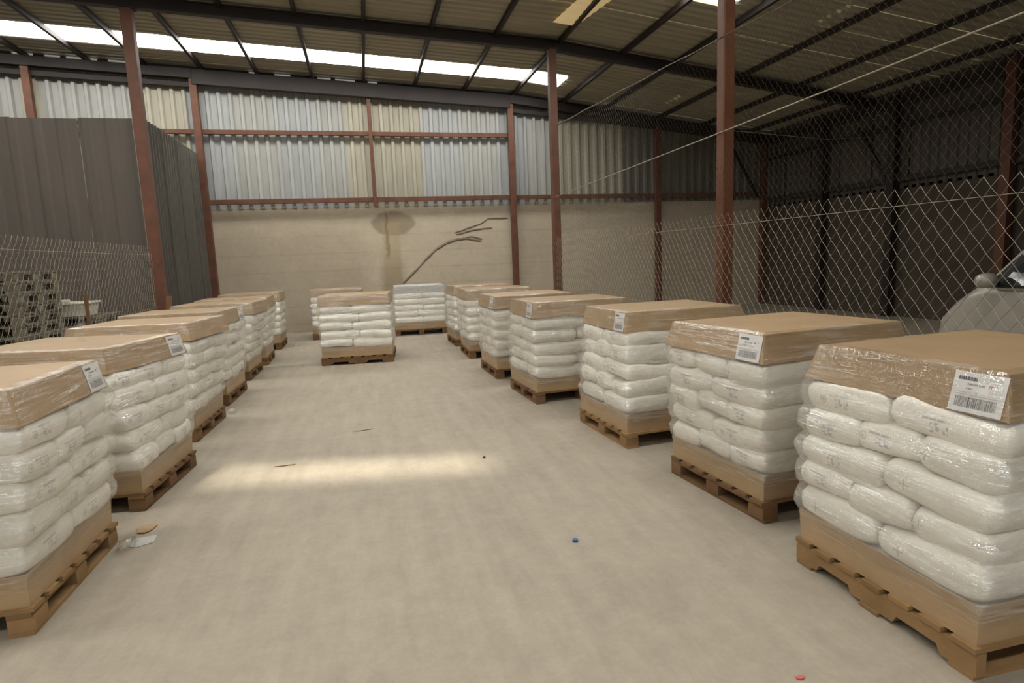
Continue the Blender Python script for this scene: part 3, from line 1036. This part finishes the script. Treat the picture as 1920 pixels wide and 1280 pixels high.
load('wrapped pallet standing alone in the middle of the aisle end', -0.16, 10.36, -5, turn=True, kind='stringer', tone='brown', seed=21, has_label=False, flare=0.01)
load('wrapped pallet at the foot of the far wall under the mended crack', 1.16, 13.75, -2, H=1.09, seed=22, has_label=False, flare=0.01, cap_mat='paper')
load('wrapped pallet against the far wall half hidden behind the lone aisle pallet', -0.62, 14.05, 0, H=1.09, seed=23, has_label=False, flare=0.01)

# ------------------------------------------------------------------ grey pallets and white crate behind the left mesh fence
ORD = ['bottom', 'second', 'third', 'fourth', 'fifth', 'sixth', 'seventh', 'eighth', 'ninth', 'tenth', 'eleventh', 'top']
rp = random.Random(3)
for k in range(12):
    nm = ORD[k] if k in (0, 11) else ORD[k]
    lab = ('weathered grey pallet at the bottom of the tall stack' if k == 0 else 'weathered grey pallet on top of the tall stack' if k == 11 else
           'weathered grey pallet, %s from the floor in the tall stack' % nm)
    e = empty('wooden_pallet', (-4.86 + rp.uniform(-0.015, 0.015), 9.45 + rp.uniform(-0.015, 0.015), k * 0.1405), R(-6 + rp.uniform(-1, 1)), label=lab, cat='pallet', group='grey pallets in the tall stack')
    e.scale = (1, 1, 1.08)
    pallet_parts(e, 'block', 'grey', rp)
for k in range(7):
    lab = ('grey pallet at the bottom of the low stack under the white crate' if k == 0 else 'grey pallet on top of the low stack, directly under the white crate' if k == 6 else
           'grey pallet, %s from the floor in the low stack under the white crate' % ORD[k])
    e = empty('wooden_pallet', (-4.5 + rp.uniform(-0.01, 0.01), 10.75 + rp.uniform(-0.01, 0.01), k * 0.1405), R(3 + rp.uniform(-1, 1)), label=lab, cat='pallet', group='grey pallets in the low stack')
    e.scale = (1, 1, 1.08)
    pallet_parts(e, 'block', 'grey', rp)
cr = empty('plastic_crate', (-4.36, 10.45, 0.99), R(2), label='white plastic crate on the low stack of grey pallets', cat='crate')
openbox(0.26, 0.17, 0.29, 0.2, 0, 0.2, 0.012, True).obj('tub', MT['white'], cr, bevel=0.01)
q = MB()
for sx, sy, dx, dy in ((0, -1, 0.64, 0.035), (0, 1, 0.64, 0.035), (-1, 0, 0.035, 0.44), (1, 0, 0.035, 0.44)):
    q.box((sx * 0.3, sy * 0.205, 0.2), (dx, dy, 0.03))
q.obj('rim', MT['white'], cr, bevel=0.006)
MB().box((-0.03, -0.2, 0.235), (0.16, 0.05, 0.05)).obj('handle', MT['white'], cr, bevel=0.008)
tag(MB().box((0, 0, 0), (0.09, 0.02, 1.2), Matrix.Rotation(R(7), 3, 'Y')).obj('wood_offcut', MT['woodd']), 'short brown wood offcut leaning at the rust brown corner post', 'board').location = (-3.33, 11.3, 0.6)


# ------------------------------------------------------------------ silver car beyond the fence
def car():
    root = empty('car', (0, 0, 0), label='silver car parked beyond the wire fence', cat='car')
    X0, WD = 6.0, 1.64
    xc = X0 + WD / 2
    # stations along y (front first): y, half width, sill z, belt z, top z, roof half width
    st = [(5.36, 0.52, 0.34, 0.52, 0.55, 0.40), (5.30, 0.66, 0.26, 0.66, 0.72, 0.55), (5.20, 0.74, 0.22, 0.78, 0.87, 0.62), (5.08, 0.79, 0.2, 0.88, 0.97, 0.66),
          (4.95, 0.81, 0.2, 0.98, 1.06, 0.68), (4.82, 0.82, 0.2, 1.06, 1.14, 0.70), (4.70, 0.82, 0.2, 1.10, 1.23, 0.71), (4.58, 0.82, 0.2, 1.11, 1.40, 0.68),
          (4.45, 0.82, 0.2, 1.11, 1.56, 0.65), (4.26, 0.82, 0.2, 1.11, 1.70, 0.63), (3.9, 0.82, 0.2, 1.11, 1.76, 0.61), (3.0, 0.82, 0.2, 1.11, 1.78, 0.61), (2.2, 0.82, 0.2, 1.12, 1.76, 0.60),
          (1.7, 0.81, 0.21, 1.12, 1.70, 0.59), (1.45, 0.80, 0.25, 1.12, 1.60, 0.57), (1.3, 0.77, 0.3, 1.06, 1.30, 0.56), (1.24, 0.70, 0.36, 0.9, 1.0, 0.52)]
    vs, fs = [], []
    def sect(y, hw, zs, zb, zt, hr):
        h = [(hw * 0.86, zs), (hw * 0.97, zs + 0.12), (hw, zs + 0.34 * (zb - zs)), (hw, zs + 0.7 * (zb - zs)), (hw * 0.985, zb - 0.03), (hw * 0.965, zb),
             (hr + (hw * 0.965 - hr) * 0.45, zb + (zt - zb) * 0.55), (hr + 0.015, zt - 0.05 * min(1, (zt - zb) / 0.3)), (hr - 0.07, zt), (hr * 0.5, zt + 0.018), (0, zt + 0.025)]
        return [(-a, z) for a, z in h] + [(a, z) for a, z in reversed(h[:-1])]
    n = None
    for s_ in st:
        pr_ = sect(*s_)
        n = len(pr_)
        vs += [(xc + a, s_[0], z) for a, z in pr_]
    for i in range(len(st) - 1):
        for k in range(n - 1):
            fs.append((i * n + k, i * n + k + 1, (i + 1) * n + k + 1, (i + 1) * n + k))
        fs.append((i * n + n - 1, i * n, (i + 1) * n, (i + 1) * n + n - 1))
    fs.append(tuple(range(n)))
    fs.append(tuple(range((len(st) - 1) * n, len(st) * n)))
    q = MB()
    q.add(vs, fs)
    body = q.obj('body', MT['carp'], root, True)
    sb = body.modifiers.new('sub', 'SUBSURF')
    sb.levels = sb.render_levels = 2

    def side(z, y, out):
        """x of the near side's greenhouse at height z (between belt and roof)"""
        zb, zt, hw, hr = 1.1, 1.7, 0.79, 0.615
        f = max(0, min(1, (z - zb) / (zt - zb)))
        return xc - (hw + (hr - hw) * (f ** 1.25)) - out
    def pane(name, pts, out, mat):
        for sgn in (1, -1):
            q = MB()
            m_ = len(pts)
            ps = []
            for o in (out, out - 0.02):
                for (y_, z_) in pts:
                    xx = side(z_, y_, o)
                    ps.append((xx if sgn > 0 else 2 * xc - xx, y_, z_))
            q.add(ps, [tuple(range(m_)), tuple(range(2 * m_ - 1, m_ - 1, -1))] + [(k, (k + 1) % m_, m_ + (k + 1) % m_, m_ + k) for k in range(m_)])
            q.obj(name, mat, root)
    pane('window_seal', [(4.70, 1.13), (4.62, 1.22), (4.46, 1.42), (4.28, 1.57), (4.04, 1.61), (3.30, 1.62), (3.30, 1.12)], 0.012, MT['rubber'])
    pane('side_window', [(4.55, 1.15), (4.46, 1.28), (4.34, 1.43), (4.20, 1.545), (4.00, 1.58), (3.34, 1.59), (3.34, 1.15)], 0.02, MT['glass'])
    pane('window_seal', [(3.26, 1.12), (3.26, 1.62), (2.30, 1.60), (2.30, 1.13)], 0.012, MT['rubber'])
    pane('side_window', [(3.22, 1.16), (3.22, 1.58), (2.34, 1.56), (2.34, 1.16)], 0.02, MT['glass'])
    for sgn in (-1, 1):
        x0 = xc + sgn * 0.80
        MB().box((x0, 3.45, 1.115), (0.03, 2.3, 0.02)).obj('belt_strip', MT['chrome'], root)
        q = MB()
        q.tube([(x0 + sgn * 0.0, 4.58, 1.17), (x0 + sgn * 0.07, 4.59, 1.185), (x0 + sgn * 0.10, 4.6, 1.19)], [0.03, 0.035, 0.03], 8)
        mi = q.obj('mirror', MT['rubber'], root, True)
        q = MB()
        q.tube([(x0 + sgn * 0.07, 4.58, 1.2), (x0 + sgn * 0.09, 4.58, 1.2), (x0 + sgn * 0.21, 4.57, 1.2), (x0 + sgn * 0.24, 4.56, 1.2)], [0.03, 0.075, 0.07, 0.03], 12)
        q.obj('mirror_shell', MT['carp'], mi, True)
        MB().box((x0 + sgn * 0.02, 3.42, 0.98), (0.03, 0.17, 0.025)).obj('door_handle', MT['chrome'], root, bevel=0.005)
        for y_ in (4.55, 1.95):
            q = MB()
            xw = xc + sgn * 0.73
            q.tube([(xw - 0.09, y_, 0.3), (xw - 0.085, y_, 0.3), (xw + 0.085, y_, 0.3), (xw + 0.09, y_, 0.3)], [0.26, 0.3, 0.3, 0.26], 28)
            wh = q.obj('wheel', MT['rubber'], root, True)
            q = MB()
            xf = xw + sgn * 0.093
            q.tube([(xf - 0.012, y_, 0.3), (xf + 0.012, y_, 0.3)], [0.19, 0.17], 20)
            q.obj('rim', MT['chrome'], wh)
        q = MB()
        q.tube([(xc + sgn * 0.52, 5.10, 0.72), (xc + sgn * 0.53, 5.28, 0.68), (xc + sgn * 0.53, 5.31, 0.66)], [0.13, 0.11, 0.05], 12)
        q.obj('headlamp', MT['lamp'], root, True)
    return root


car()

# ------------------------------------------------------------------ scraps on the floor
def scrap(name, label, cat, x, y, pts, th, mat, bend=0.0, z=0.002):
    n = len(pts)
    q = MB()
    top = [(px, py, z + th + bend * (px * px + py * py) * 40) for px, py in pts]
    bot = [(px, py, z + bend * (px * px + py * py) * 40) for px, py in pts]
    q.add(top + bot, [tuple(range(n)), tuple(range(2 * n - 1, n - 1, -1))] + [(k, (k + 1) % n, n + (k + 1) % n, n + k) for k in range(n)])
    o = q.obj(name, mat)
    o.location = (x, y, 0)
    return tag(o, label, cat)


def raggedp(r, n, seed, sx=1, sy=1):
    rr = random.Random(seed)
    return [(sx * r * rr.uniform(0.7, 1.2) * math.cos(2 * PI * k / n), sy * r * rr.uniform(0.7, 1.2) * math.sin(2 * PI * k / n)) for k in range(n)]


scrap('cardboard_scrap', 'torn brown cardboard scrap beside the nearest pallet opposite the fence', 'scrap', -1.45, 4.02, [(-0.06, 0.05), (0.055, 0.05), (0.045, -0.02), (0.015, -0.06), (-0.03, -0.05)], 0.004, MT['card'], 0.03)
scrap('paper_scrap', 'pale paper scrap lying just below the brown cardboard scrap', 'scrap', -1.40, 3.84, [(-0.06, 0.06), (0.05, 0.075), (0.06, -0.03), (-0.02, -0.075), (-0.07, -0.05)], 0.002, MT['paper'], 0.0)
scrap('bottle_cap', 'small blue plastic cap on the open floor', 'cap', 1.05, 3.03, [(0.016 * math.cos(a * PI / 6), 0.016 * math.sin(a * PI / 6)) for a in range(12)], 0.012, MT['blue'])
scrap('plastic_scrap', 'tiny red plastic scrap at the bottom edge of the floor', 'scrap', 1.48, 1.74, raggedp(0.016, 7, 4, 1.3, 0.8), 0.003, MT['red'])
scrap('plastic_strip', 'thin grey strip of scrap in the middle of the aisle', 'scrap', -0.13, 5.83, [(-0.09, 0.005), (-0.03, -0.014), (0.04, -0.006), (0.1, 0.012), (0.03, 0.006), (-0.03, -0.002)], 0.004, MT['mortar'], 0.0)
scrap('wood_splinter', 'small brown splinter on the sunlit patch of floor', 'scrap', -0.74, 5.0, [(-0.08, 0.0), (-0.02, -0.012), (0.03, -0.004), (0.075, -0.01), (0.08, 0.008), (0.0, 0.006)], 0.004, MT['woodd'], 0.0)
scrap('pebble', 'small dark stone on the open floor beyond the blue cap', 'stone', 0.84, 4.62, raggedp(0.012, 7, 8), 0.01, MT['dark'])


def film_scrap(label, x, y, z, r, seed, flat=0.5):
    bm = bmesh.new()
    bmesh.ops.create_icosphere(bm, subdivisions=3, radius=1)
    for v in bm.verts:
        d = v.co.normalized()
        k = r * (0.6 + 0.55 * noise.noise(d * 2.2 + Vector((seed, 0, 0))) + 0.35 * noise.noise(d * 6 + Vector((0, seed, 0))))
        v.co = Vector((d.x * k, d.y * k * 1.2, max(0.002 - z, d.z * k * flat)))
    me = bpy.data.meshes.new('film_scrap')
    bm.to_mesh(me)
    bm.free()
    me.materials.append(MT['film'])
    for p in me.polygons:
        p.use_smooth = True
    o = link('film_scrap', me, None, (x, y, z))
    return tag(o, label, 'scrap')


film_scrap('crumpled clear film by the far corner of the nearest pallet opposite the fence', -1.47, 3.78, 0.03, 0.08, 3)
film_scrap('crumpled clear film on the floor by the third pallet away from the fence', -1.56, 7.15, 0.03, 0.07, 5)
film_scrap('crumpled clear film on the floor by the last pallet away from the fence', -1.45, 12.75, 0.03, 0.08, 9)
